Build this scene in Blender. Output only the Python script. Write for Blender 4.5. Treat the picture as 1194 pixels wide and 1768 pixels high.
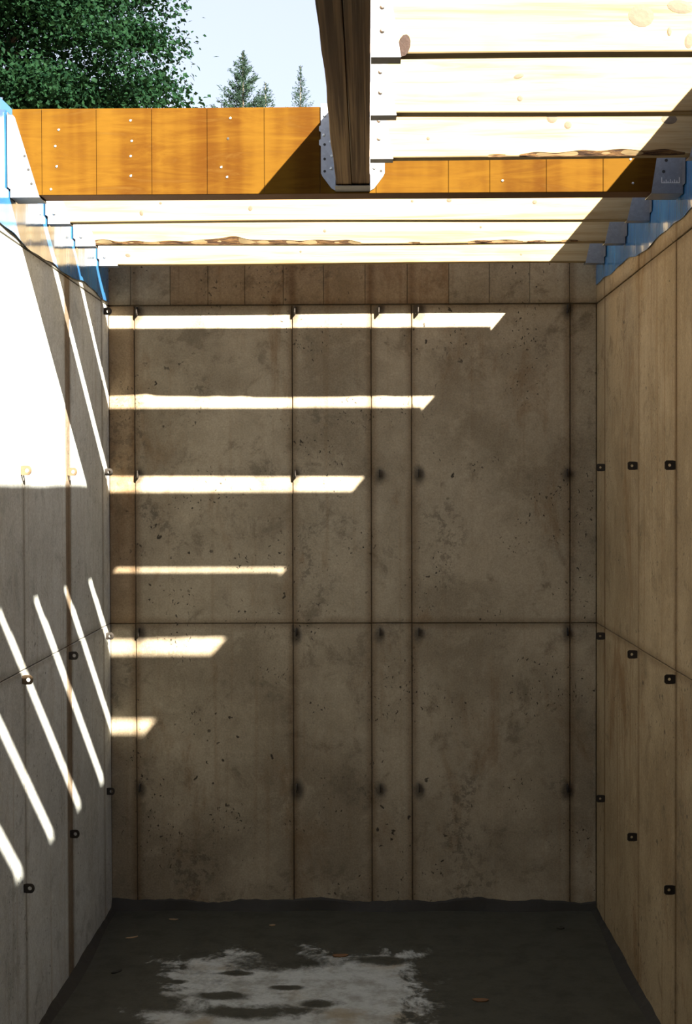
import bpy, bmesh, math, random
import numpy as np
from mathutils import Vector, Matrix
for o in list(bpy.data.objects): bpy.data.objects.remove(o)
SC = bpy.context.scene
COL = SC.collection
# ------------------------------------------------------------------ camera
EYE = 1.61
FPX = 2427.0
cam = bpy.data.cameras.new('camera'); co = bpy.data.objects.new('camera', cam); COL.objects.link(co)
cam.sensor_fit = 'VERTICAL'; cam.sensor_height = 36.0; cam.lens = FPX / 1768 * 36.0
cam.clip_start = 0.05; cam.clip_end = 500
YAW, PITCH, ROLL = math.atan(38 / FPX), math.atan(47 / FPX), math.radians(0.17)
co.matrix_world = (Matrix.Translation((0, 0, EYE)) @ Matrix.Rotation(YAW, 4, 'Z') @
                   Matrix.Rotation(math.pi / 2 - PITCH, 4, 'X') @ Matrix.Rotation(-ROLL, 4, 'Z'))
SC.camera = co
# ------------------------------------------------------------------ sky, sun, exposure
SUN_TRAVEL = Vector((-0.6485, 1.0, -0.748)).normalized()
SUN_EL = math.asin(-SUN_TRAVEL.z)
SUN_ROT = math.atan2(-SUN_TRAVEL.x, -SUN_TRAVEL.y)
W = bpy.data.worlds.new('sky'); SC.world = W; W.use_nodes = True
nt = W.node_tree; nt.nodes.clear()
sky = nt.nodes.new('ShaderNodeTexSky'); sky.sky_type = 'NISHITA'; sky.sun_disc = False
sky.sun_elevation = SUN_EL; sky.sun_rotation = SUN_ROT; sky.air_density = 1.0; sky.dust_density = 2.5; sky.ozone_density = 1.0
haze = nt.nodes.new('ShaderNodeMix'); haze.data_type = 'RGBA'; haze.inputs[0].default_value = 0.55
haze.inputs[7].default_value = (4.9, 4.95, 5.6, 1)
bg = nt.nodes.new('ShaderNodeBackground'); bg.inputs[1].default_value = 0.235
ow = nt.nodes.new('ShaderNodeOutputWorld')
nt.links.new(sky.outputs[0], haze.inputs[6]); nt.links.new(haze.outputs[2], bg.inputs[0]); nt.links.new(bg.outputs[0], ow.inputs[0])
sl = bpy.data.lights.new('sun', 'SUN'); sl.energy = 37.0; sl.angle = math.radians(0.53); sl.color = (1.0, 0.91, 0.77)
so = bpy.data.objects.new('sun', sl); COL.objects.link(so)
so.rotation_euler = SUN_TRAVEL.to_track_quat('-Z', 'Y').to_euler(); so.location = (6, -9, 9)
SC.view_settings.view_transform = 'Standard'; SC.view_settings.look = 'None'
SC.view_settings.exposure = 0.0; SC.view_settings.gamma = 1.0; SC.view_settings.use_curve_mapping = False

# ------------------------------------------------------------------ dimensions (metres)
XL, XR, YB = -0.977, 0.859, 5.30          # wall faces
YF = -3.50                                # unseen wall behind the photographer, set far back to darken the room
ZB, ZT = EYE + 0.800, EYE + 1.034         # underside / top of the floor framing
GROUND = ZT - 0.10
SEAM_Z = [EYE - 0.523, EYE + 0.081, EYE + 0.677]
rng = random.Random(7)

# ------------------------------------------------------------------ helpers
def tag(o, label=None, cat=None, group=None, kind=None):
    if label: o['label'] = label
    if cat: o['category'] = cat
    if group: o['group'] = group
    if kind: o['kind'] = kind
    return o
def empty(name, loc, label=None, cat=None, group=None, kind=None):
    o = bpy.data.objects.new(name, None); COL.objects.link(o); o.location = loc; o.empty_display_size = .05
    return tag(o, label, cat, group, kind)
def obj(name, bm, mat, parent=None, origin=None, smooth=False):
    """link a bmesh given in world coordinates as one object"""
    me = bpy.data.meshes.new(name)
    bmesh.ops.recalc_face_normals(bm, faces=bm.faces)
    wp = Vector((0, 0, 0))
    p = parent
    while p is not None:
        wp += Vector(p.location); p = p.parent
    if origin is None:
        vs = [v.co for v in bm.verts]
        origin = Vector([(min(v[i] for v in vs) + max(v[i] for v in vs)) / 2 for i in range(3)])
        origin.z = min(v.z for v in vs)
    origin = Vector(origin)
    for v in bm.verts: v.co -= origin
    bm.to_mesh(me); bm.free()
    if smooth:
        for f in me.polygons: f.use_smooth = True
    for m in (mat if isinstance(mat, (list, tuple)) else [mat]): me.materials.append(m)
    o = bpy.data.objects.new(name, me); COL.objects.link(o)
    o.parent = parent; o.location = origin - wp
    return o
def add_box(bm, x0, x1, y0, y1, z0, z1):
    v = [bm.verts.new(p) for p in ((x0,y0,z0),(x1,y0,z0),(x1,y1,z0),(x0,y1,z0),(x0,y0,z1),(x1,y0,z1),(x1,y1,z1),(x0,y1,z1))]
    for f in ((0,3,2,1),(4,5,6,7),(0,1,5,4),(1,2,6,5),(2,3,7,6),(3,0,4,7)): bm.faces.new([v[i] for i in f])
    return bm
def box(x0, x1, y0, y1, z0, z1, bev=0.0):
    bm = add_box(bmesh.new(), x0, x1, y0, y1, z0, z1)
    if bev: bmesh.ops.bevel(bm, geom=list(bm.edges), offset=bev, segments=1, affect='EDGES')
    return bm
def prism(pts, plane, a, b, bm=None):
    """polygon pts extruded between a and b along the axis left out of plane ('xz' -> y, 'yz' -> x, 'xy' -> z)"""
    bm = bm or bmesh.new()
    def P(p, t): return {'xz': (p[0], t, p[1]), 'yz': (t, p[0], p[1]), 'xy': (p[0], p[1], t)}[plane]
    A = [bm.verts.new(P(p, a)) for p in pts]; B = [bm.verts.new(P(p, b)) for p in pts]
    bm.faces.new(A); bm.faces.new(B[::-1])
    n = len(pts)
    for i in range(n): bm.faces.new((A[i], A[(i+1) % n], B[(i+1) % n], B[i]))
    return bm
def disc(c, r, axis, h, n=10, rx=1.0, bm=None, ang=0.0):
    """low domed disc at c, growing h along +-axis (0,1,2); rx stretches the first in-plane axis"""
    bm = bm or bmesh.new(); u, w = [i for i in range(3) if i != axis]
    rings = []
    for rr, hh in ((1, 0), (1, .55), (.6, 1)):
        ring = []
        for k in range(n):
            a = 2 * math.pi * k / n; p = list(c); ca, sa = math.cos(a) * r * rx * rr, math.sin(a) * r * rr
            p[u] += ca * math.cos(ang) - sa * math.sin(ang); p[w] += ca * math.sin(ang) + sa * math.cos(ang); p[axis] += h * hh; ring.append(bm.verts.new(p))
        rings.append(ring)
    for a, b in zip(rings, rings[1:]):
        for k in range(n): bm.faces.new((a[k], a[(k+1) % n], b[(k+1) % n], b[k]))
    bm.faces.new(rings[0]); bm.faces.new(rings[-1])
    return bm
def tube(path, radii, n=7, bm=None):
    bm = bm or bmesh.new(); prev = None
    for i, p in enumerate(path):
        p = Vector(p); d = (Vector(path[min(i+1, len(path)-1)]) - Vector(path[max(i-1, 0)])).normalized()
        s = d.cross(Vector((0.3, 1, 0.2))).normalized(); t = d.cross(s)
        ring = [bm.verts.new(p + (s * math.cos(2*math.pi*k/n) + t * math.sin(2*math.pi*k/n)) * radii[i]) for k in range(n)]
        if prev:
            for k in range(n): bm.faces.new((prev[k], prev[(k+1) % n], ring[(k+1) % n], ring[k]))
        else: bm.faces.new(ring)
        prev = ring
    bm.faces.new(prev)
    return bm

# ------------------------------------------------------------------ materials
class NB:
    """tiny node-graph builder"""
    def __init__(s, name):
        s.m = bpy.data.materials.new(name); s.m.use_nodes = True; s.t = s.m.node_tree
        s.b = s.t.nodes['Principled BSDF']; s.out = s.t.nodes['Material Output']
        s.geo = s.t.nodes.new('ShaderNodeNewGeometry'); s.pos = s.geo.outputs['Position']
    def put(s, sock, v):
        if isinstance(v, bpy.types.NodeSocket): s.t.links.new(v, sock)
        elif v is not None: sock.default_value = v
    def math(s, op, a, b=None, c=None, clamp=False):
        n = s.t.nodes.new('ShaderNodeMath'); n.operation = op; n.use_clamp = clamp
        for i, v in enumerate((a, b, c)):
            if v is not None: s.put(n.inputs[i], v)
        return n.outputs[0]
    def xyz(s, v=None):
        n = s.t.nodes.new('ShaderNodeSeparateXYZ'); s.put(n.inputs[0], v or s.pos); return n.outputs
    def scale(s, v, sc, off=(0, 0, 0)):
        n = s.t.nodes.new('ShaderNodeMapping'); s.put(n.inputs[0], v); n.inputs[3].default_value = sc; n.inputs[1].default_value = off; return n.outputs[0]
    def noise(s, v, sc, det=4, rough=.55, dist=0.0):
        n = s.t.nodes.new('ShaderNodeTexNoise'); s.put(n.inputs['Vector'], v); n.inputs['Scale'].default_value = sc
        n.inputs['Detail'].default_value = det; n.inputs['Roughness'].default_value = rough; n.inputs['Distortion'].default_value = dist; return n.outputs[0]
    def voro(s, v, sc, out=0):
        n = s.t.nodes.new('ShaderNodeTexVoronoi'); s.put(n.inputs['Vector'], v); n.inputs['Scale'].default_value = sc; return n.outputs[out]
    def ramp(s, f, a, b, va=0.0, vb=1.0):
        n = s.t.nodes.new('ShaderNodeMapRange'); n.interpolation_type = 'SMOOTHSTEP'; s.put(n.inputs[0], f)
        for i, v in enumerate((a, b, va, vb)): n.inputs[i+1].default_value = v
        return n.outputs[0]
    def mix(s, f, a, b, mode='MIX'):
        n = s.t.nodes.new('ShaderNodeMix'); n.data_type = 'RGBA'; n.blend_type = mode
        s.put(n.inputs[0], f)
        for i, v in ((6, a), (7, b)):
            s.put(n.inputs[i], (*v, 1) if isinstance(v, tuple) else v)
        return n.outputs[2]
    def val(s, col, f):
        n = s.t.nodes.new('ShaderNodeHueSaturation'); s.put(n.inputs['Value'], f); s.put(n.inputs['Color'], (*col, 1) if isinstance(col, tuple) else col); return n.outputs[0]
    def rand(s): return s.t.nodes.new('ShaderNodeObjectInfo').outputs['Random']
    def bump(s, h, strength=.3, dist=.01):
        n = s.t.nodes.new('ShaderNodeBump'); n.inputs['Strength'].default_value = strength; n.inputs['Distance'].default_value = dist
        s.put(n.inputs['Height'], h); s.t.links.new(n.outputs[0], s.b.inputs['Normal'])
    def done(s, col, rough=.8, metal=0.0, spec=None):
        s.put(s.b.inputs['Base Color'], (*col, 1) if isinstance(col, tuple) else col); s.put(s.b.inputs['Roughness'], rough)
        s.b.inputs['Metallic'].default_value = metal
        if spec is not None: s.b.inputs['Specular IOR Level'].default_value = spec
        return s.m
def concrete(name, light, dark, brown, streak=0.35, stain=.5, pits=.5, axis=0, seams=(), cols=()):
    """form-finished concrete; axis = horizontal axis of the wall, seams = joint positions, cols = tie columns (rust and dirt gather there)"""
    g = NB(name); p = g.pos; X = g.xyz(); u, z = X[axis], X[2]
    n1 = g.noise(p, 1.9, 4, .62); n2 = g.noise(p, 8.0, 6, .72, .4); n3 = g.noise(g.scale(p, (30, 30, .8)), 1.0, 3, .6)
    n4 = g.noise(p, 150, 2, .7); n5 = g.noise(g.scale(p, (5, 5, 1.9), (3, 1, 8)), 1.0, 5, .7, .5); n6 = g.noise(p, 34, 4, .75)
    col = g.mix(g.ramp(n1, .38, .64), light, dark)
    col = g.mix(g.math('MULTIPLY', g.ramp(n2, .53, .68), .75), col, tuple(c * .72 for c in dark))
    col = g.mix(g.math('MULTIPLY', g.ramp(n2, .47, .33), .45), col, tuple(min(1, c * 1.12) for c in light))
    col = g.mix(g.math('MULTIPLY', g.ramp(n5, .53, .70), stain), col, brown)
    col = g.mix(g.math('MULTIPLY', g.ramp(n3, .54, .74), streak), col, brown)
    col = g.mix(g.math('MULTIPLY', g.ramp(n3, .46, .26), streak * .6), col, light)
    black = (.04, .034, .027)
    blot = g.math('MULTIPLY', g.ramp(g.noise(g.scale(p, (1, 1, .75), (7, 3, 2)), 2.7, 2, .6), .60, .70), g.ramp(n6, .47, .60))
    col = g.mix(g.math('MULTIPLY', blot, .55 * pits), col, black)
    def near(v, L):
        d = None
        for q in L:
            a = g.math('ABSOLUTE', g.math('SUBTRACT', v, q)); d = a if d is None else g.math('MINIMUM', d, a)
        return d
    if seams:
        d = g.math('ADD', near(u, seams), g.math('MULTIPLY', g.math('SUBTRACT', n5, .5), .035))
        col = g.mix(g.math('MULTIPLY', g.ramp(d, .030, .0), .55), col, tuple(c * .7 for c in brown))
        dz = g.math('ADD', near(z, (SEAM_Z[0], SEAM_Z[2])), g.math('MULTIPLY', g.math('SUBTRACT', n2, .5), .05))
        col = g.mix(g.math('MULTIPLY', g.ramp(dz, .030, .0), .45), col, tuple(c * .6 for c in brown))
    if cols:
        du = near(u, cols); dzz = near(z, (EYE + .648, EYE + .035, EYE - .565, EYE - 1.155))
        e = g.math('SQRT', g.math('ADD', g.math('POWER', du, 2.0), g.math('POWER', g.math('MULTIPLY', dzz, .6), 2.0)))
        e = g.math('ADD', e, g.math('MULTIPLY', g.math('SUBTRACT', n2, .5), .05))
        col = g.mix(g.math('MULTIPLY', g.ramp(e, .032, .006), .7), col, black)
    warp = g.t.nodes.new('ShaderNodeVectorMath'); warp.operation = 'MULTIPLY_ADD'
    nc = g.t.nodes.new('ShaderNodeTexNoise'); g.put(nc.inputs['Vector'], p); nc.inputs['Scale'].default_value = 38
    g.t.links.new(nc.outputs[1], warp.inputs[0]); warp.inputs[1].default_value = (.045, .045, .045); g.t.links.new(p, warp.inputs[2])
    v = g.voro(warp.outputs[0], 19); pit = g.math('MULTIPLY', g.ramp(v, .15, .09), g.ramp(g.noise(p, 3.1, 1), .55, .63))
    v2 = g.voro(g.scale(warp.outputs[0], (1, 1, .55), (2, 5, 1)), 60); pit2 = g.math('MULTIPLY', g.ramp(v2, .22, .12), g.ramp(g.noise(p, 4.3, 1), .50, .62))
    pt = g.math('MULTIPLY', g.math('MAXIMUM', pit, pit2), pits)
    col = g.mix(pt, col, (.03, .025, .02))
    f = g.math('ADD', g.math('MULTIPLY', n4, .75), g.math('MULTIPLY', g.rand(), .12)); f = g.math('ADD', g.math('ADD', f, g.math('MULTIPLY', n6, .35)), .40)
    col = g.val(col, f)
    g.bump(g.noise(p, 28, 4, .75), .35, .006)
    return g.done(col, .88, 0, .2)
M = {}
BX = [XL, -.879, -.2835, .013, .165, .760, XR]
LY = [YF, 1.0, 1.595, 2.19, 2.785, 3.38, 3.975, 4.535, 4.61, 5.165, YB]
RY = [YF, 1.0, 1.57, 2.16, 2.75, 3.345, 3.935, 4.475, 5.12, YB]
TX = [-.866, -.272, .043, .190, .748]
M['back'] = concrete('concrete_back', (.385, .330, .240), (.255, .212, .148), (.180, .105, .045), .22, .5, .9, 0, BX[1:-1], TX)
M['back_brown'] = concrete('concrete_back_brown', (.345, .260, .165), (.245, .178, .105), (.165, .085, .034), .40, .6, .7, 0, BX[1:-1])
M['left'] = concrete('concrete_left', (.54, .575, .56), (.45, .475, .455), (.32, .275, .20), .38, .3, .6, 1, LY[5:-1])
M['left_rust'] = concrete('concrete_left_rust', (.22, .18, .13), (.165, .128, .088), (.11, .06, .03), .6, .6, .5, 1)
M['right'] = concrete('concrete_right', (.345, .262, .155), (.250, .183, .102), (.18, .098, .038), .45, .65, .7, 1, RY[4:-1])
M['core'] = concrete('concrete_core', (.13, .10, .065), (.09, .07, .045), (.07, .045, .025), .3, .5, .2)
def floor_mat():
    g = NB('damp_floor'); x, y, z = g.xyz()
    nz = g.noise(g.scale(g.pos, (1, .8, 1)), 7.5, 8, .70, .3); nzc = g.math('SUBTRACT', nz, .5)
    ax = g.math('SUBTRACT', g.math('ABSOLUTE', g.math('SUBTRACT', x, -.25)), .40)
    ay = g.math('SUBTRACT', y, 4.78)
    d = g.math('MAXIMUM', ax, ay)
    d = g.math('ADD', d, g.math('MULTIPLY', nzc, .65))
    for (cx, cy, rx, ry) in ((-.30, 4.72, .16, .09), (-.47, 4.40, .085, .035), (-.35, 4.26, .20, .055), (-.70, 4.33, .16, .08), (-.16, 4.33, .06, .03),
                             (.05, 4.73, .10, .045), (-.45, 4.60, .06, .02), (-.27, 4.47, .05, .02), (-.62, 4.52, .03, .02)):
        e = g.math('SQRT', g.math('ADD', g.math('POWER', g.math('DIVIDE', g.math('SUBTRACT', x, cx), rx), 2.0), g.math('POWER', g.math('DIVIDE', g.math('SUBTRACT', y, cy), ry), 2.0)))
        e = g.math('MULTIPLY', g.math('SUBTRACT', 1.0, e), .12)
        d = g.math('MAXIMUM', d, g.math('ADD', e, g.math('MULTIPLY', nzc, .34)))
    wet = g.ramp(d, -.05, .04)
    n2 = g.noise(g.pos, 11, 7, .7); n3 = g.noise(g.pos, 90, 3)
    dry = g.mix(g.ramp(n2, .4, .68), (.40, .42, .40), (.24, .24, .21))
    dry = g.mix(g.math('MULTIPLY', g.ramp(g.noise(g.pos, 3.7, 4), .56, .7), .7), dry, (.25, .20, .12))
    wc = g.mix(g.ramp(n2, .4, .7), (.050, .050, .038), (.030, .030, .022))
    col = g.mix(wet, dry, wc); col = g.val(col, g.math('ADD', .8, g.math('MULTIPLY', n3, .4)))
    g.bump(g.math('ADD', g.math('MULTIPLY', n3, .3), n2), .25, .006)
    return g.done(col, g.math('ADD', .85, g.math('MULTIPLY', wet, -.25)), 0, .3)
M['floor'] = floor_mat()
def pine(name, a=(.36, .275, .150), b=(.26, .170, .070), vertical=False):
    g = NB(name); r = g.rand()
    sc = (1.2, 30, 30)
    p = g.scale(g.pos, sc)
    n = g.noise(p, 1.4, 6, .62, .8); n2 = g.noise(g.scale(g.pos, (9, 160, 160)), 1.0, 3)
    col = g.mix(g.ramp(n, .42, .72), a, b); col = g.mix(g.math('MULTIPLY', g.ramp(g.noise(g.pos, 3.0, 4), .58, .72), .35), col, b)
    col = g.val(col, g.math('ADD', g.math('ADD', .84, g.math('MULTIPLY', n2, .22)), g.math('MULTIPLY', r, .08)))
    g.bump(n2, .12, .003)
    return g.done(col, .8, 0, .12)
M['pine'] = pine('pine')
def flat(name, col, rough=.7, metal=0, nsc=30, var=.35, bump=.15, spec=None, stretch=(1, 1, 1)):
    g = NB(name); n = g.noise(g.scale(g.pos, stretch), nsc, 5, .65)
    c = g.val(col, g.math('ADD', 1 - var / 2, g.math('MULTIPLY', n, var))); g.bump(n, bump, .004)
    return g.done(c, rough, metal, spec)
M['knot'] = flat('knot_wood', (.10, .074, .045), .7, 0, 90, .6)
M['knot_dark'] = flat('knot_bark', (.022, .008, .003), .8, 0, 120, .9, .4)
def bark():
    g = NB('bark_wane'); n = g.noise(g.scale(g.pos, (7, 70, 70)), 2.2, 7, .75, .6)
    col = g.mix(g.ramp(n, .42, .6), (.05, .022, .008), (.20, .105, .034)); g.bump(n, .6, .01); return g.done(col, .9)
M['bark'] = bark()
def ply():
    g = NB('orange_veneer'); r = g.rand()
    band = g.noise(g.scale(g.pos, (8.5, 1, .8)), 1.0, 3, .5); fig = g.noise(g.scale(g.pos, (3.5, 5, 26), (1, 2, 0)), 1.0, 6, .68, 1.2); fine = g.noise(g.scale(g.pos, (22, 5, 130)), 1.0, 3)
    t = g.ramp(g.math('ADD', g.math('MULTIPLY', band, .65), g.math('MULTIPLY', fig, .35)), .43, .62)
    col = g.mix(t, (.098, .046, .0040), (.056, .020, .0015)); col = g.mix(g.math('MULTIPLY', g.ramp(fig, .55, .72), .45), col, (.105, .055, .009))
    col = g.val(col, g.math('ADD', g.math('ADD', .82, g.math('MULTIPLY', fine, .22)), g.math('MULTIPLY', r, .14)))
    g.bump(fine, .1, .002); return g.done(col, .8, 0, .05)
M['ply'] = ply()
def lvl():
    g = NB('laminated_beam'); x, y, z = g.xyz()
    v = g.scale(g.pos, (95, .8, 1)); n = g.noise(v, 1.0, 3, .6, .3); n2 = g.noise(g.scale(g.pos, (300, 10, 300)), 1.0, 3)
    big = g.noise(g.pos, 1.7, 3)
    col = g.mix(g.ramp(n, .36, .62), (.34, .21, .10), (.11, .06, .026)); col = g.mix(g.math('MULTIPLY', g.ramp(big, .5, .7), .4), col, (.17, .09, .04))
    col = g.val(col, g.math('ADD', .75, g.math('MULTIPLY', n2, .5))); g.bump(n, .25, .004); return g.done(col, .7, 0, .3)
M['lvl'] = lvl()
M['ply_core'] = flat('veneer_core', (.13, .055, .016), .75, 0, 14, .5, .2, None, (.3, 30, 30))
def galv():
    g = NB('galvanised_steel'); v = g.voro(g.pos, 120, 1); n = g.noise(g.pos, 25, 4)
    bw = g.t.nodes.new('ShaderNodeRGBToBW'); g.t.links.new(v, bw.inputs[0])
    col = g.val((.30, .315, .34), g.math('ADD', .8, g.math('ADD', g.math('MULTIPLY', bw.outputs[0], .2), g.math('MULTIPLY', n, .15))))
    return g.done(col, .42, .75)
M['galv'] = galv()
M['nail'] = flat('nail_steel', (.50, .50, .48), .35, .8, 60, .2)
M['hole'] = flat('nail_hole_dark', (.03, .028, .025), .8, 0, 60, .2)
M['print'] = flat('white_print', (.8, .8, .8), .7, 0, 60, .1)
M['tie'] = flat('dark_tie_steel', (.045, .038, .032), .6, .55, 80, .6)
M['tie_sunlit_rust'] = flat('sunlit_tie_steel', (.13, .085, .045), .7, .1, 80, .5)  # rusty copy of the tie steel, paler to stand for sun on it
def membrane():
    g = NB('blue_membrane'); x, y, z = g.xyz()
    n = g.noise(g.scale(g.pos, (1, 30, 2.2)), 1.0, 4, .55); n2 = g.noise(g.pos, 3.5, 3)
    col = g.mix(g.ramp(n2, .4, .65), (.028, .135, .33), (.045, .19, .42))
    pale_streak = g.math('MULTIPLY', g.ramp(g.noise(g.scale(g.pos, (1, 55, 5)), 1.0, 5, .7), .60, .74), .35)  # pale, rougher vertical streaks mixed into the blue
    col = g.mix(pale_streak, col, (.55, .62, .68))
    g.bump(g.math('ADD', n, g.math('MULTIPLY', n2, 1.5)), .10, .010)
    return g.done(col, g.math('ADD', .13, g.math('MULTIPLY', pale_streak, .5)), 0, .8)
M['blue'] = membrane()
M['soil'] = flat('dry_soil', (.34, .27, .19), .95, 0, 2.5, .6, .4)
M['damp'] = flat('damp_mortar', (.020, .018, .013), .75, 0, 14, .8, .5)
M['chip'] = flat('wood_chip', (.30, .21, .12), .8, 0, 60, .5)
M['leafdry'] = flat('dry_leaf', (.15, .075, .03), .8, 0, 60, .5)
def leafmat(name, a, b):
    g = NB(name); r = g.geo.outputs['Random Per Island']
    col = g.mix(r, a, b); g.put(g.b.inputs['Base Color'], col); g.b.inputs['Roughness'].default_value = .6; g.b.inputs['Specular IOR Level'].default_value = .03
    tr = g.t.nodes.new('ShaderNodeBsdfTranslucent'); g.put(tr.inputs[0], g.mix(.5, col, (.012, .036, .006)))
    mx = g.t.nodes.new('ShaderNodeMixShader'); mx.inputs[0].default_value = .22
    g.t.links.new(g.b.outputs[0], mx.inputs[1]); g.t.links.new(tr.outputs[0], mx.inputs[2]); g.t.links.new(mx.outputs[0], g.out.inputs[0])
    return g.m
M['leaf'] = leafmat('maple_leaf', (.003, .013, .0065), (.012, .036, .015))
M['needle'] = leafmat('conifer_needle', (.016, .036, .025), (.036, .062, .044))
M['trunk'] = flat('tree_bark', (.16, .13, .10), .9, 0, 12, .6, .5, None, (1, 1, .2))

# ------------------------------------------------------------------ setting: floor, walls, ground
tag(obj('floor', box(XL - .25, XR + .25, YF - .25, YB + .25, -.20, 0), M['floor']), kind='structure')
T, DEP = .22, .005       # wall thickness, depth of panel skin
wb = empty('wall_back', (0, YB, 0), kind='structure')
wl = empty('wall_left', (XL, 2, 0), kind='structure')
wr = empty('wall_right', (XR, 2, 0), kind='structure')
wf = empty('wall_front', (0, YF, 0), kind='structure')
obj('concrete_core', box(XL - T, XR + T, YB + DEP, YB + T, 0, ZT), M['core'], wb)
obj('concrete_core', box(XL - T, XL - DEP, YF, YB + DEP, 0, ZT), M['core'], wl)
obj('concrete_core', box(XR + DEP, XR + T, YF, YB + DEP, 0, ZT), M['core'], wr)
obj('concrete_core', box(XL - T, XR + T, YF - T, YF - DEP, 0, ZT), M['core'], wf)
obj('concrete_panel', box(XL, XR, YF - DEP - .004, YF, 0, ZT), M['right'], wf)
def grid(a, gap):
    return [(a[i] + gap / 2, a[i+1] - gap / 2) for i in range(len(a) - 1)]
ROWS = [0.0] + SEAM_Z
def rows(gap=.003):
    return [(0.0, SEAM_Z[0] - gap/2), (SEAM_Z[0] + gap/2, SEAM_Z[2] - gap/2)]
bx = BX
for j, (z0, z1) in enumerate(rows()):
    for i, (x0, x1) in enumerate(grid(bx, .0032)):
        pr = rng.uniform(-.0012, .0012)
        obj('concrete_panel', box(x0, x1, YB + pr, YB + DEP + .004, z0, z1, .0016), M['back_brown'] if (i == 0 and j >= 1) else M['back'], wb)
ux = [XL] + [(p - 635) / 455.3 for p in (229, 297, 362, 425, 491, 560, 631, 703, 774, 843, 912, 980)] + [XR]
for i, (x0, x1) in enumerate(grid(ux, .0016)):
    obj('form_board_strip', box(x0, x1, YB - .003 + rng.uniform(-.0008, .0008), YB + DEP + .004, SEAM_Z[2] + .003, ZT - .01, .0008), M['back_brown'] if i in (2, 3, 4, 5, 6, 7, 8) else M['back'], wb)
def side_panels(wall, X, sgn, ys, mats):
    for j, (z0, z1) in enumerate(rows() + [(SEAM_Z[2] + .0025, ZT - .004)]):
        for i, (y0, y1) in enumerate(grid(ys, .0024)):
            pr = rng.uniform(-.0012, .0012)
            a, b = sorted((X + sgn * pr, X + sgn * (DEP + .004)))
            obj('concrete_panel', box(a, b, y0, y1, z0, z1, .0016), mats[i], wall)
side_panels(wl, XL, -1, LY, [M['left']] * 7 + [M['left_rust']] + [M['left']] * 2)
side_panels(wr, XR, 1, RY, [M['right']] * 9)
# uneven band of damp mortar where the walls meet the floor
def damp(name, p0, p1, inward, h0, h1, n, w):
    bm = bmesh.new(); p0, p1, inward = Vector(p0), Vector(p1), Vector(inward); secs = []; r = random.Random(n)
    ph = r.uniform(0, 6)
    for i in range(n + 1):
        t = i / n; p = p0.lerp(p1, t)
        h = h0 + (h1 - h0) * (.5 + .25 * math.sin(t * 17 + ph) + .25 * math.sin(t * 41 + ph * 2)) + r.uniform(-.003, .003)
        k = w * (1 + .3 * math.sin(t * 23 + ph))
        secs.append([bm.verts.new(q) for q in (p - inward * .004, p + inward * k, p + inward * .006 + Vector((0, 0, h * .75)), p - inward * .004 + Vector((0, 0, h)))])
    for a, b in zip(secs, secs[1:]):
        for k in range(4): bm.faces.new((a[k], a[(k+1) % 4], b[(k+1) % 4], b[k]))
    bm.faces.new(secs[0]); bm.faces.new(secs[-1])
    tag(obj(name, bm, M['damp'], smooth=False), kind='structure')
damp('baseboard_back', (XL, YB, 0), (XR, YB, 0), (0, -1, 0), .030, .052, 90, .022)
damp('baseboard_left', (XL, 1.0, 0), (XL, YB, 0), (1, 0, 0), .010, .022, 90, .03)
damp('baseboard_right', (XR, 1.0, 0), (XR, YB, 0), (-1, 0, 0), .010, .022, 90, .03)
ce = empty('added_ceiling', (0, 0, ZT), kind='structure')      # unseen deck added overhead to cut skylight and darken the lower walls
obj('added_deck_sheet', box(XL - T, -.04, YF - T, 2.15, ZT + .001, ZT + .020, .001), M['ply_core'], ce)
obj('added_deck_sheet', box(-.038, XR + T, YF - T, .95, ZT + .001, ZT + .020, .001), M['ply_core'], ce)
gd = empty('ground', (0, 0, GROUND), kind='structure')
for (x0, x1, y0, y1) in ((-120, XL - T, -120, 200), (XR + T, 120, -120, 200), (XL - T, XR + T, YB + T, 200), (XL - T, XR + T, -120, YF - T)):
    obj('soil', box(x0, x1, y0, y1, GROUND - .3, GROUND), M['soil'], gd)

# ------------------------------------------------------------------ blue membrane over the wall tops
def sheet(name, X, sgn, zb0, zb1, label, seed):
    r = random.Random(seed); bm = bmesh.new(); ny, nz = 150, 14; G = []
    y0, y1 = 1.2, YB - .012
    ph = [r.uniform(0, 6) for _ in range(6)]
    for i in range(ny + 1):
        t = i / ny; y = y0 + (y1 - y0) * t
        zb = zb0 + (zb1 - zb0) * t + .007 * math.sin(t * 21 + ph[0]) + .005 * math.sin(t * 47 + ph[1]) + .002 * math.sin(t * 113 + ph[2])
        col = []
        for j in range(nz + 1):
            s = j / nz; z = zb + (ZT - .002 - zb) * s
            off = .0035 + .0012 * math.sin(y * 14 + ph[3] + s * 2) * (1 - s) + .0008 * math.sin(y * 37 + ph[4])
            col.append(bm.verts.new((X - sgn * off, y, z)))
        G.append(col)
    for i in range(ny):
        for j in range(nz): bm.faces.new((G[i][j], G[i+1][j], G[i+1][j+1], G[i][j+1]))
    o = obj(name, bm, M['blue'], smooth=True)
    so = o.modifiers.new('thickness', 'SOLIDIFY'); so.thickness = .0018; so.offset = 0
    es = o.modifiers.new('crisp_edges', 'EDGE_SPLIT'); es.split_angle = math.radians(40)
    tag(o, label, 'membrane')
sheet('blue_membrane', XL, -1, EYE + .685, EYE + .690, 'glossy blue waterproofing sheet along the top of the sunlit left wall', 3)
sheet('blue_membrane', XR, 1, EYE + .690, EYE + .742, 'blue waterproofing sheet along the top of the shaded right wall', 8)

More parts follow.
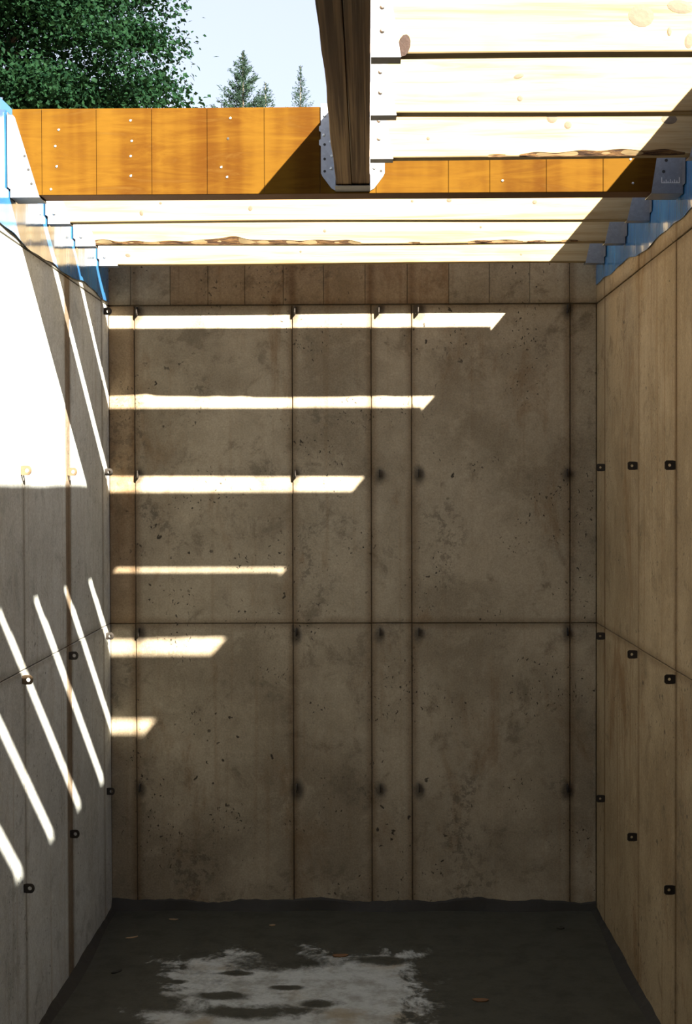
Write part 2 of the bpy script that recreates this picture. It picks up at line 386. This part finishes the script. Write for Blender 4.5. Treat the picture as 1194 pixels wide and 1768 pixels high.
# ------------------------------------------------------------------ floor framing
MEM = .0135                      # framing stops short of the membrane
def board(x0, x1, yf, th, wane=None, n=240, top=0.0):
    """plank along x; wane(x) = how much of the lower front edge is missing. returns (board bmesh, bark bmesh or None)"""
    bm = bmesh.new(); bk = 1 if wane else None; S = []; B = []; c = .0022
    n = n if wane else 14
    for i in range(n + 1):
        x = x0 + (x1 - x0) * i / n
        w = max(c, wane(x)) if wane else c
        zb = ZB + .0022 * math.sin(x * 3.1 + yf * 5)
        P = [(x, yf, ZT + top), (x, yf, zb + w), (x, yf + min(w * .8, th * .8), zb), (x, yf + th, zb), (x, yf + th, ZT + top)]
        S.append([bm.verts.new(p) for p in P])
        if bk is not None and w > c * 1.3:
            q = [Vector(P[1]), Vector(P[1]).lerp(Vector(P[2]), .5), Vector(P[2])]
            j = .0007 * math.sin(x * 37) + .0006 * math.sin(x * 83 + 1); q[1] += Vector((0, -j, -j)) ; q[0] += Vector((0, -.0012, .001)); q[2] += Vector((0, 0, -.0008))
            B.append(q)
        else: B.append(None)
    for a, b in zip(S, S[1:]):
        for k in range(5): bm.faces.new((a[k], a[(k+1) % 5], b[(k+1) % 5], b[k]))
    bm.faces.new(S[0]); bm.faces.new(S[-1])
    runs = []
    if wane:
        cur = []
        for q in B + [None]:
            if q: cur.append(q)
            else:
                if len(cur) > 2:
                    k_ = bmesh.new(); V = [[k_.verts.new(p) for p in q_] for q_ in cur]
                    for a, b in zip(V, V[1:]):
                        for k in range(2): k_.faces.new((a[k], a[k+1], b[k+1], b[k]))
                    runs.append(k_)
                cur = []
    return bm, runs
TH = .038
def joist(x0, x1, yf, label, knots=(), wane=None, group=None, top=0.0):
    e = empty('floor_joist', ((x0 + x1) / 2, yf + TH / 2, ZB), label, 'joist', group)
    bm, bk = board(x0, x1, yf, TH, wane, top=top)
    obj('board', bm, M['pine'], e)
    for q in bk: tag(obj('bark_edge', q, M['bark'], e), 'ragged strip of brown bark along the lower edge')
    for (x, dz, r, rx, dk) in knots:
        obj('knot', disc((x, yf + .0002, ZB + dz), r, 1, -.0012, 12, rx, ang=rng.uniform(-.3, .3)), M['knot_dark'] if dk else M['knot'], e)
    return e
YJ = {'d1': 5.085, 'd2': 4.671, 'd3': 4.270, 'head': 3.823, 'j4': 3.446, 'j5': 3.041, 'j6': 2.630}
def wn(seed, base, peaks):
    r = random.Random(seed); ph = [r.uniform(0, 6) for _ in range(4)]
    def f(x):
        v = base * (.6 + .5 * math.sin(x * 9 + ph[0]) + .35 * math.sin(x * 23 + ph[1]) + .3 * math.sin(x * 61 + ph[2]))
        for (c, s, h) in peaks: v += h * math.exp(-((x - c) / s) ** 2) * (1 + .25 * math.sin(x * 55 + ph[3]))
        return v
    return f
def kx(px, y): return (px - 635) * y / FPX
def kz(py, y): return EYE + (837 - py) * y / FPX - ZB
def knots(y, L): return [(kx(px, y), kz(py, y), r, rx, dk) for (px, py, r, rx, dk) in L]
x0, x1 = XL + MEM, XR - MEM
joist(x0, x1, YJ['d1'], 'pale pine joist spanning wall to wall nearest the back wall, lowest in the picture', knots(5.069, [(221, 439, .006, 1.6, 0), (520, 434, .004, 1, 0), (900, 441, .004, 1, 0)]))
joist(x0, x1, YJ['d2'], 'pale pine joist with ragged bark along its lower edge, second from the back wall', knots(4.671, [(562, 400, .005, 1, 0), (830, 395, .004, 1, 0)]),
      wn(5, .0055, [(kx(395, 4.67), .05, .016), (kx(345, 4.67), .10, .010), (kx(480, 4.67), .16, .007), (kx(600, 4.67), .08, .005), (kx(200, 4.67), .12, .006)]))
joist(x0, x1, YJ['d3'], 'pale pine joist spanning wall to wall directly behind the orange beam', knots(4.290, [(248, 370, .008, .7, 0), (435, 363, .008, .8, 0), (281, 353, .004, 1, 0), (775, 351, .006, 1.3, 0), (921, 355, .006, 1.2, 0), (712, 352, .004, 1, 0)]))
BX0, BX1 = -.0835, .0065         # trimmer beam
jx0 = BX1 + .003
joist(jx0, x1, YJ['j4'], 'pine joist with splintered lower edge on the right, just in front of the orange beam', knots(3.446, [(952, 209, .013, 1, 0), (979, 222, .009, 1, 0), (1152, 213, .012, 1.6, 0), (740, 243, .004, 1, 0)]),
      wn(9, .0016, [(kx(930, 3.446), .05, .006), (kx(1040, 3.446), .10, .010), (kx(1130, 3.446), .06, .008), (kx(860, 3.446), .03, .004)]))
joist(jx0, x1, YJ['j5'], 'clean pale pine joist on the right between the splintered joist and the knotted one', knots(3.041, [(897, 176, .006, 1, 0), (895, 138, .005, 2.2, 0)]), top=-.011)
joist(jx0, x1, YJ['j6'], 'wide pine joist at the top right with a dark bark knot near the beam', knots(2.630, [(699, 84, .021, .55, 1), (1104, 37, .020, 1.2, 0), (1170, 22, .012, 2, 0), (1186, 80, .014, .6, 0), (1152, 64, .008, .5, 0)]))
for k, nm in enumerate(("just above the picture's top edge", 'nearly overhead of the viewer', 'overhead of the viewer', 'at the added deck edge behind the viewer')):
    joist(jx0, x1, 2.221 - .4064 * k, 'pine joist right of the dark beam, ' + nm)
# header beam faced with orange veneer
HY, HT, HZ = YJ['head'], .080, -.011
hd = empty('header_beam', (0, HY + HT / 2, ZB), 'orange veneered beam spanning wall to wall across the top of the room', 'beam')
obj('core', box(x0, x1, HY + .003, HY + HT, ZB + HZ, ZT + HZ, .002), M['ply_core'], hd)
vx = [x0] + [(p - 635) / 628.3 for p in (80, 173.5, 268, 362.5, 460, 555, 650)] + [(p - 635) / 628.3 for p in (773, 843, 939, 1035, 1130)] + [x1]
for (a, b) in grid(vx, .0012):
    obj('veneer_sheet', box(a, b, HY + rng.uniform(-.0006, .0006), HY + .0035, ZB + HZ + .0005, ZT + HZ - .0005, .0006), M['ply'], hd)
for (px, py) in ((228, 209), (230, 244), (228, 270), (228, 304), (104, 224), (98, 252), (100, 287), (90, 326), (400, 206), (384, 290), (394, 307), (867, 316), (1090, 322), (1086, 281)):
    obj('nail_head', disc((kx(px, HY), HY - .0008, ZB + kz(py, HY)), .0033, 1, -.0012, 8), M['nail'], hd)
for (px, py) in ((396, 241),):
    obj('nail_hole', disc((kx(px, HY), HY - .0008, ZB + kz(py, HY)), .0035, 1, -.0006, 8), M['hole'], hd)

# dark double beam running toward the camera
tb = empty('trimmer_beam', ((BX0 + BX1) / 2, 1.4, ZB), 'dark laminated double beam running from the orange beam toward the viewer', 'beam')
xm = (BX0 + BX1) / 2 - .002
def ply_beam(x0, x1, seed):
    bm = bmesh.new(); r = random.Random(seed); S = []; ph = [r.uniform(0, 6) for _ in range(3)]
    for i in range(61):
        y = YF + .02 + (HY - .004 - YF - .02) * i / 60
        d = .0016 * math.sin(y * 7 + ph[0]) + .0010 * math.sin(y * 19 + ph[1]); a = x0 + (d if seed == 1 else 0)
        z = ZB + .0012 * math.sin(y * 5 + ph[2])
        S.append([bm.verts.new(p) for p in ((a + .001, y, z), (x1 - .001, y, z), (x1, y, z + .002), (x1, y, ZT), (a, y, ZT), (a, y, z + .002))])
    for a, b in zip(S, S[1:]):
        for k in range(6): bm.faces.new((a[k], a[(k+1) % 6], b[(k+1) % 6], b[k]))
    bm.faces.new(S[0]); bm.faces.new(S[-1]); return bm
obj('laminated_ply', ply_beam(BX0, xm - .0007, 1), M['lvl'], tb)
obj('laminated_ply', ply_beam(xm + .0007, BX1, 2), M['lvl'], tb)

# ------------------------------------------------------------------ steel hangers
PL = .0016
def nails_on(e, pts, axis, h):
    for p in pts:
        obj('nail_head', disc(p, .0048, axis, h, 8), M['nail'], e)
def hanger(xe, s, yf, th, label, wt, wb, hh, wallflange=True, nails=(), curve=False, dzb=0.0):
    """U-shaped hanger at the end of a member. xe = face it is fixed to, s = +1 if the member runs to +x"""
    e = empty('joist_hanger', (xe + s * wb / 2, yf + th / 2, ZB - .003), label, 'joist hanger')
    zb = ZB - .0045 + dzb
    obj('seat', box(*sorted((xe, xe + s * wb)), yf - PL - .001, yf + th + PL + .001, zb - PL, zb), M['galv'], e)
    if curve: prof = [(xe, zb - PL), (xe + s * wb, zb - PL), (xe + s * wb, zb + .008), (xe + s * (wb * .93), zb + .03), (xe + s * (wb * .75), zb + .06), (xe + s * (wb * .45), zb + .10), (xe + s * wt, zb + hh * .75), (xe + s * wt, zb + hh), (xe, zb + hh)]
    else: prof = [(xe, zb - PL), (xe + s * wb, zb - PL), (xe + s * wt, zb + hh * .97), (xe + s * wt * .6, zb + hh), (xe, zb + hh)]
    for a in (yf - .0008 - PL, yf + th + .0008):
        obj('side_plate', prism(prof, 'xz', a, a + PL), M['galv'], e)
    if wallflange:
        for a, b in ((yf - .032, yf - .0008), (yf + th + .0008, yf + th + .032)):
            obj('wall_flange', box(*sorted((xe, xe + s * PL)), a, b, zb + .02, zb + hh), M['galv'], e)
    nails_on(e, [(xe + s * dx, yf - .0008 - PL, zb + dz) for dx, dz in nails], 1, -.004)
    return e
wL, wR = XL + .0080, XR - .0080
for key, nm in (('d1', 'nearest the back wall'), ('d2', 'second from the back wall'), ('d3', 'just behind the orange beam')):
    hanger(wL, 1, YJ[key], TH, 'galvanised joist hanger on the left wall holding the joist ' + nm, .018, .068, .17, curve=True, nails=((.02, .03),))
    hanger(wR, -1, YJ[key], TH, 'galvanised joist hanger on the right wall holding the joist ' + nm, .030, .068, .17)
e = hanger(wL, 1, HY, HT, 'large pale steel hanger at the left end of the orange beam', .014, .080, .222, nails=(), dzb=HZ)
for (dx, dz) in ((.040, .095), (.050, .058), (.058, .02)):
    obj('nail_hole', disc((wL + dx, HY - .0026, ZB + dz), .0036, 1, -.0005, 8), M['hole'], e)
e = hanger(wR, -1, HY, HT, 'grey steel hanger with printed bar mark at the right end of the orange beam', .052, .085, .222, dzb=HZ)
for (dx, dz) in ((.045, .072), (.052, .042)):
    obj('nail_hole', disc((wR - dx, HY - .0026, ZB + dz), .0045, 1, -.0005, 8), M['hole'], e)
bm = bmesh.new(); bx0 = wR - .058; w_ = .049
add_box(bm, bx0, bx0 + w_, HY - .0031, HY - .0025, ZB + .0105, ZB + .0125)
for t, hgt in ((0, .016), (.13, .006), (.24, .010), (.34, .006), (.47, .011), (.58, .006), (.70, .010), (.83, .007), (.965, .016)):
    add_box(bm, bx0 + w_ * t, bx0 + w_ * t + .0018, HY - .0031, HY - .0025, ZB + .0105, ZB + .0105 + hgt)
tag(obj('printed_mark', bm, M['print'], e), 'small white printed comb of bars')
hk = list(YJ.items())
for key, nm in (('j4', 'the splintered joist in front of the orange beam'), ('j5', 'the clean middle joist'), ('j6', 'the wide joist with the dark knot')):
    hanger(BX1 + .0012, 1, YJ[key], TH, 'galvanised hanger on the dark beam carrying ' + nm, .026, .056, .185, wallflange=False,
           nails=((.022, .048), (.022, .092), (.022, .14)))
    o = SC.collection.objects[-1]
for k in range(8):
    yk = 2.221 - .4064 * k
    if k < 2: hanger(BX1 + .0012, 1, yk, TH, 'galvanised hanger on the dark beam ' + ('just beyond the top edge of the picture' if k == 0 else 'overhead before the photographer'), .026, .056, .185, wallflange=False, nails=((.022, .05), (.022, .1)))
for key, nm in (('j4', 'the splintered joist'), ('j5', 'the clean middle joist'), ('j6', 'the wide knotted joist')):
    hanger(wR, -1, YJ[key], TH, 'joist hanger on the right wall holding ' + nm, .030, .068, .17)
# face hanger holding the dark beam on the orange one
fh = empty('beam_hanger', ((BX0 + BX1) / 2, HY - .02, ZB - .004), 'steel face hanger cradling the dark beam against the orange beam', 'beam hanger')
zb = ZB - .0015
obj('seat', box(BX0 - .002, BX1 + .002, HY - .075, HY - .0014, zb - .005, zb - .003), M['galv'], fh)
for s, xx in ((-1, BX0 - .0012), (1, BX1 + .0012)):
    pr = [(HY - .0016, zb - .004), (HY - .075, zb - .004), (HY - .050, zb + .06), (HY - .035, ZT - .03), (HY - .0016, ZT - .03)]
    obj('side_plate', prism(pr, 'yz', xx - .0008, xx + .0008), M['galv'], fh)
    wd = .040
    fp = [(xx, zb - .003), (xx + s * .012, zb + .004), (xx + s * (wd - .004), zb + .036), (xx + s * wd, zb + .045), (xx + s * wd, zb + .118), (xx + s * (wd + .005), zb + .121), (xx + s * (wd + .005), zb + .134), (xx + s * wd, zb + .137), (xx + s * wd, zb + .156), (xx + s * (wd + .005), zb + .159), (xx + s * (wd + .005), zb + .171), (xx + s * wd, zb + .174), (xx + s * wd, ZT - .003), (xx, ZT - .003)]
    fl = obj('face_flange', prism(fp, 'xz', HY - .0028, HY - .0012), M['galv'], fh)
    for (dx, dz) in ((.030, .05), (.012, .058), (.030, .083), (.010, .092), (.030, .122), (.032, .148), (.013, .13), (.030, .20), (.012, .185)):
        if dz in (.05, .083, .122): obj('nail_hole', disc((xx + s * dx, HY - .0028, zb + dz), .0038, 1, -.0005, 8), M['hole'], fl)
        else: obj('nail_head', disc((xx + s * dx, HY - .0028, zb + dz), .0044, 1, -.003, 8), M['nail'], fl)

# ------------------------------------------------------------------ form ties: flat steel tabs with a hole, standing out of the walls
def tie_mesh(w, h, r, th, round_end):
    """plate in local XZ, thickness along Y, X = out of the wall, hole at 60% of its length"""
    bm = bmesh.new(); n = 16; cx = w * .56; out = []; 
    for k in range(n):
        a = 2 * math.pi * k / n + math.pi / n; c, s = math.cos(a), math.sin(a)
        m = max(abs(c) / (w * .44 if c > 0 else cx), abs(s) / (h / 2)); px, pz = cx + c / m, s / m
        if round_end and c > 0.3: px = min(px, cx + .44 * w * (1 - .45 * (abs(pz) / (h / 2)) ** 3)); pz *= 1 - .12 * (px - cx) / (w * .44)
        out.append((px, pz))
    inn = [(cx + r * math.cos(2 * math.pi * k / n + math.pi / n), r * math.sin(2 * math.pi * k / n + math.pi / n)) for k in range(n)]
    V = [[bm.verts.new((p[0], y, p[1])) for p in ring] for y in (-th/2, th/2) for ring in (out, inn)]
    of, inf, ob, ib = V
    for k in range(n):
        j = (k + 1) % n
        bm.faces.new((of[k], of[j], inf[j], inf[k])); bm.faces.new((ob[j], ob[k], ib[k], ib[j]))
        bm.faces.new((of[j], of[k], ob[k], ob[j])); bm.faces.new((inf[k], inf[j], ib[j], ib[k]))
    bmesh.ops.recalc_face_normals(bm, faces=bm.faces)
    me = bpy.data.meshes.new('form_tie'); bm.to_mesh(me); bm.free(); return me
ME_R = tie_mesh(.031, .027, .0042, .003, False); ME_L = tie_mesh(.031, .027, .0058, .003, True); ME_B = tie_mesh(.030, .030, .004, .003, False)
for me in (ME_R, ME_B): me.materials.append(M['tie'])
ME_L.materials.append(M['tie'])
ME_L2 = ME_L.copy(); ME_L2.materials.clear(); ME_L2.materials.append(M['tie_sunlit_rust'])
def tie(me, loc, rz, label, group):
    o = bpy.data.objects.new('form_tie', me); COL.objects.link(o); o.location = loc; o.rotation_euler = (rng.uniform(-.05, .05), 0, rz)
    tag(o, label, 'form tie', group)
rowz = [EYE + .655, EYE + .058, EYE - .560, EYE - 1.16]
rown = ['just under the blue sheet', 'at eye level', 'below the middle seam', 'low down near the floor']
cold = ['in the back corner', 'second from back corner', 'third from back corner']
yR = [5.11, 4.50, 3.94]; yL = [5.205, 4.565, 3.945]
zRm = [None, (.060, .058, .052), (-.552, -.545, -.547), (-1.145, -1.132, -1.14)]
for i in range(1, 4):
    for c in range(3):
        tie(ME_R, (XR, yR[c], EYE + zRm[i][c]), math.pi, 'dark form tie on right wall %s, %s' % (rown[i], cold[c]), 'form ties on the right wall')
zLm = [(.645,), (.050, .045, .043), (-.560, -.555, -.548), (-1.14, -1.14, -1.14)]
for i in range(4):
    for c in range(len(zLm[i])):
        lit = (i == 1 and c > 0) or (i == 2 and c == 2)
        tie(ME_L2 if lit else ME_L, (XL, yL[c], EYE + zLm[i][c]), 0, '%s form tie on left wall %s, %s' % ('sunlit-toned rusty' if lit else 'dark', rown[i], cold[c]), 'form ties on the left wall')
bxs = [(-.866, 'leftmost'), (-.272, 'second from left'), (.043, 'middle'), (.190, 'second from right'), (.748, 'rightmost')]
rb = ['beside the upper seam', 'at eye level', 'below the middle seam', 'low down near the floor']
for i, dz in enumerate((.655, .042, -.555, -1.145)):
    for x, nm in bxs:
        tie(ME_B, (x, YB + .002, EYE + dz), -math.pi / 2, 'small form tie on back wall %s, %s' % (rb[i], nm), 'form ties on the back wall')

# ------------------------------------------------------------------ scraps on the floor
def scrap(name, px, py, L, Wd, ang, mat, label, cat, curl=.25):
    y = EYE * FPX / (py - 837); x = (px - 635) * y / FPX
    bm = bmesh.new(); n = 6; A = []
    for i in range(n + 1):
        t = i / n - .5; w = Wd * (1 - (2 * t) ** 2) ** .5 * .5 + Wd * .12 * rng.random() + .0008
        for s in (-1, 1):
            u, v = t * L, s * w; z = .0015 + curl * L * (t * t) * .5 + rng.uniform(0, .001)
            A.append((x + u * math.cos(ang) - v * math.sin(ang), y + u * math.sin(ang) + v * math.cos(ang), z))
    lo = [bm.verts.new(a) for a in A]; hi = [bm.verts.new((a[0], a[1], a[2] + .003)) for a in A]
    for i in range(n):
        a, b, c, d = 2*i, 2*i+1, 2*i+3, 2*i+2
        bm.faces.new((lo[a], lo[d], lo[c], lo[b])); bm.faces.new((hi[a], hi[b], hi[c], hi[d]))
        bm.faces.new((lo[a], lo[b], hi[b], hi[a]) if i == 0 else (lo[b], lo[c], hi[c], hi[b]))
        if i == 0: bm.faces.new((lo[b], lo[c], hi[c], hi[b]))
        bm.faces.new((lo[d], lo[a], hi[a], hi[d]))
    bm.faces.new((lo[2*n], lo[2*n+1], hi[2*n+1], hi[2*n]))
    mn = min(v.co.z for v in bm.verts)
    for v in bm.verts: v.co.z -= mn
    tag(obj(name, bm, mat), label, cat)
for a in ((('wood_chip', 206, 1573, .05, .012, .3, M['chip'], 'wood chip in the left corner at the foot of the back wall', 'wood chip')),
          (('wood_chip', 295, 1593, .035, .008, -.1, M['chip'], 'pale splinter on the damp floor before the back wall', 'wood chip')),
          (('wood_chip', 222, 1625, .045, .007, .5, M['chip'], 'pale splinter on the damp floor by the left wall', 'wood chip')),
          (('wood_chip', 467, 1603, .022, .010, .2, M['chip'], 'tiny pale chip on the damp floor below the middle of the back wall', 'wood chip')),
          (('dry_leaf', 585, 1656, .055, .022, .1, M['leafdry'], 'rust-brown dry leaf on the pale floor patch', 'leaf')),
          (('dry_leaf', 828, 1733, .050, .022, -.1, M['leafdry'], 'brown dry leaf on the dark wet floor at the right', 'leaf')),
          (('wood_chip', 966, 1607, .03, .02, .7, M['damp'], 'dark lump on the wet floor near the right wall', 'debris')),
          (('wood_chip', 195, 1685, .045, .012, .9, M['damp'], 'dark splinter on the floor beside the left wall', 'wood chip'))):
    scrap(*a)

# ------------------------------------------------------------------ trees
def cards(name, C, U, V, N, mat, parent, bend=.25):
    """leaf blades: centre C, half-length U, half-width V, normal N (all n x 3) as folded diamonds"""
    n = len(C); P = np.empty((n, 4, 3))
    P[:, 0] = C - U; P[:, 1] = C + V - U * .1 + N * bend * np.linalg.norm(V, axis=1, keepdims=True); P[:, 2] = C + U; P[:, 3] = C - V - U * .1 + N * bend * np.linalg.norm(V, axis=1, keepdims=True)
    idx = np.arange(n)[:, None] * 4
    F = np.concatenate([idx + np.array([0, 1, 2]), idx + np.array([0, 2, 3])], 1).reshape(-1, 3)
    org = np.array(parent.location)
    me = bpy.data.meshes.new(name); me.from_pydata((P.reshape(-1, 3) - org).tolist(), [], F.tolist()); me.materials.append(mat)
    o = bpy.data.objects.new(name, me); COL.objects.link(o); o.parent = parent; o['kind'] = 'stuff'; return o
R = np.random.default_rng(11)
def unit(a): return a / np.linalg.norm(a, axis=1, keepdims=True)
def maple():
    c = np.array([-6.15, 22.0, EYE + 6.35]); rad = np.array([3.05, 2.6, 3.7])
    e = empty('leafy_tree', (c[0], c[1], GROUND), 'large dark green leafy tree filling the top left beyond the orange beam', 'tree')
    nb = 230
    d = unit(R.normal(size=(nb, 3))); d[:, 1] = np.where(d[:, 1] > .45, -d[:, 1], d[:, 1])
    d[:, 0] = np.where(R.uniform(size=nb) < .3, np.abs(d[:, 0]), d[:, 0]); rr = R.uniform(.55, 1.0, (nb, 1)) ** .6; lump = 1 + .10 * np.sin(d[:, :1] * 9 + 1) * np.cos(d[:, 2:] * 8)
    bc = c + d * rad * rr * lump
    per = 560
    spread = R.uniform(.15, .32, (nb, 1, 1)) * np.array([1.3, 1.1, .55])
    L = bc[:, None, :] + R.normal(size=(nb, per, 3)) * spread
    L[:, :, 2] -= .25 * ((L[:, :, 0] - bc[:, None, 0]) ** 2)
    L = L.reshape(-1, 3)
    # a few sprigs that stick out on the right-hand outline
    out = []
    for _ in range(40):
        a = R.uniform(-.75, .75); p = c + np.array([rad[0] * math.cos(a) * R.uniform(.97, 1.06), R.uniform(-.8, .8), rad[2] * math.sin(a)])
        out.append(p + R.normal(size=(38, 3)) * np.array([.20, .14, .10]))
    ci = c + unit(R.normal(size=(42000, 3))) * rad * R.uniform(.15, .93, (42000, 1)) ** .7
    L = np.concatenate([L, ci] + out)
    n = len(L); outward = unit((L - c) / rad)
    N = unit(R.normal(size=(n, 3)) * .75 + outward * .5 + np.array([0, 0, .75])); t = unit(np.cross(N, R.normal(size=(n, 3)))); s = np.cross(N, t)
    h = R.uniform(.028, .054, (n, 1))
    cards('foliage', L, t * h, s * h * R.uniform(.55, .8, (n, 1)), N, M['leaf'], e)
    base = Vector((c[0], c[1] + .3, GROUND)); top = Vector((c[0] + .2, c[1], c[2] + 1.8))
    obj('trunk', tube([base, base.lerp(top, .3) + Vector((.08, 0, 0)), base.lerp(top, .6) + Vector((-.1, 0, 0)), top], [.24, .19, .13, .04]), M['trunk'], e, smooth=True)
    for k in range(34):
        b = Vector(bc[R.integers(nb)]); s0 = base.lerp(top, min(.95, max(.3, (b.z - .9 - base.z) / (top.z - base.z))))
        m = s0.lerp(b, .5) + Vector((0, 0, .25)); r0 = .045
        obj('branch', tube([s0, m, b], [r0, r0 * .6, .012], 5), M['trunk'], e, smooth=True)
maple()
def conifer(px, py_tip, dist, slope, dens, label, lean=0.0, seed=1, blen=1.0, depth=5.0):
    r = np.random.default_rng(seed); x = (px - 635) * dist / FPX; zt = EYE + (837 - py_tip) * dist / FPX
    e = empty('conifer', (x, dist, GROUND), label, 'conifer', 'conifer tops beyond the orange beam')
    tip = np.array([x + lean, dist, zt]); foot = np.array([x, dist, GROUND])
    obj('trunk', tube([tuple(foot), tuple(foot * .5 + tip * .5), tuple(tip)], [.16, .085, .008], 6), M['trunk'], e, smooth=True)
    C, U, V, N = [], [], [], []
    s = .04; H = zt - GROUND
    while s < min(H * .92, 10):
        fr = s / H; nbr = max(3, int(5 * min(1, .5 + s)))
        for k in range(nbr):
            a = r.uniform(0, 2 * math.pi); bl = blen * (slope * s * .55 + .06) * r.uniform(.45, 1.25); up = r.uniform(.25, .75) if s < depth else r.uniform(-.1, .3)
            d = np.array([math.cos(a), math.sin(a), up]); d /= np.linalg.norm(d)
            root = tip + (foot - tip) * fr
            m = max(4, int(dens * bl * (1 if s < depth else .35)))
            t = r.uniform(.08, 1, m) ** .8
            P = root + d * bl * t[:, None] + np.outer((t ** 2) * bl * .22, [0, 0, 1]) + r.normal(size=(m, 3)) * (.018 + .055 * bl * (1 - t[:, None] * .7))
            ud = unit(d + r.normal(size=(m, 3)) * .55); nn = unit(np.cross(ud, r.normal(size=(m, 3)))); hl = r.uniform(.028, .062, (m, 1))
            C.append(P); U.append(ud * hl); V.append(np.cross(nn, ud) * hl * .26); N.append(nn)
        s += .055 + .012 * s
    m = 26; P = tip + np.outer(r.uniform(-.45, .02, m), [0, 0, 1]) + r.normal(size=(m, 3)) * .015
    ud = unit(np.array([0, 0, 1.0]) + r.normal(size=(m, 3)) * .5); nn = unit(np.cross(ud, r.normal(size=(m, 3)))); hl = r.uniform(.03, .05, (m, 1))
    C.append(P); U.append(ud * hl); V.append(np.cross(nn, ud) * hl * .25); N.append(nn)
    cards('foliage', *[np.concatenate(q) for q in (C, U, V, N)], M['needle'], e)
conifer(422, 92, 38, .72, 95, 'tallest conifer top left of centre above the orange beam', 0, 2)
conifer(461, 146, 49, .62, 60, 'small conifer tip just right of the tallest conifer', 0, 5)
conifer(521, 118, 58, .40, 48, 'thin sparse conifer tip close to the dark beam', 0, 9)
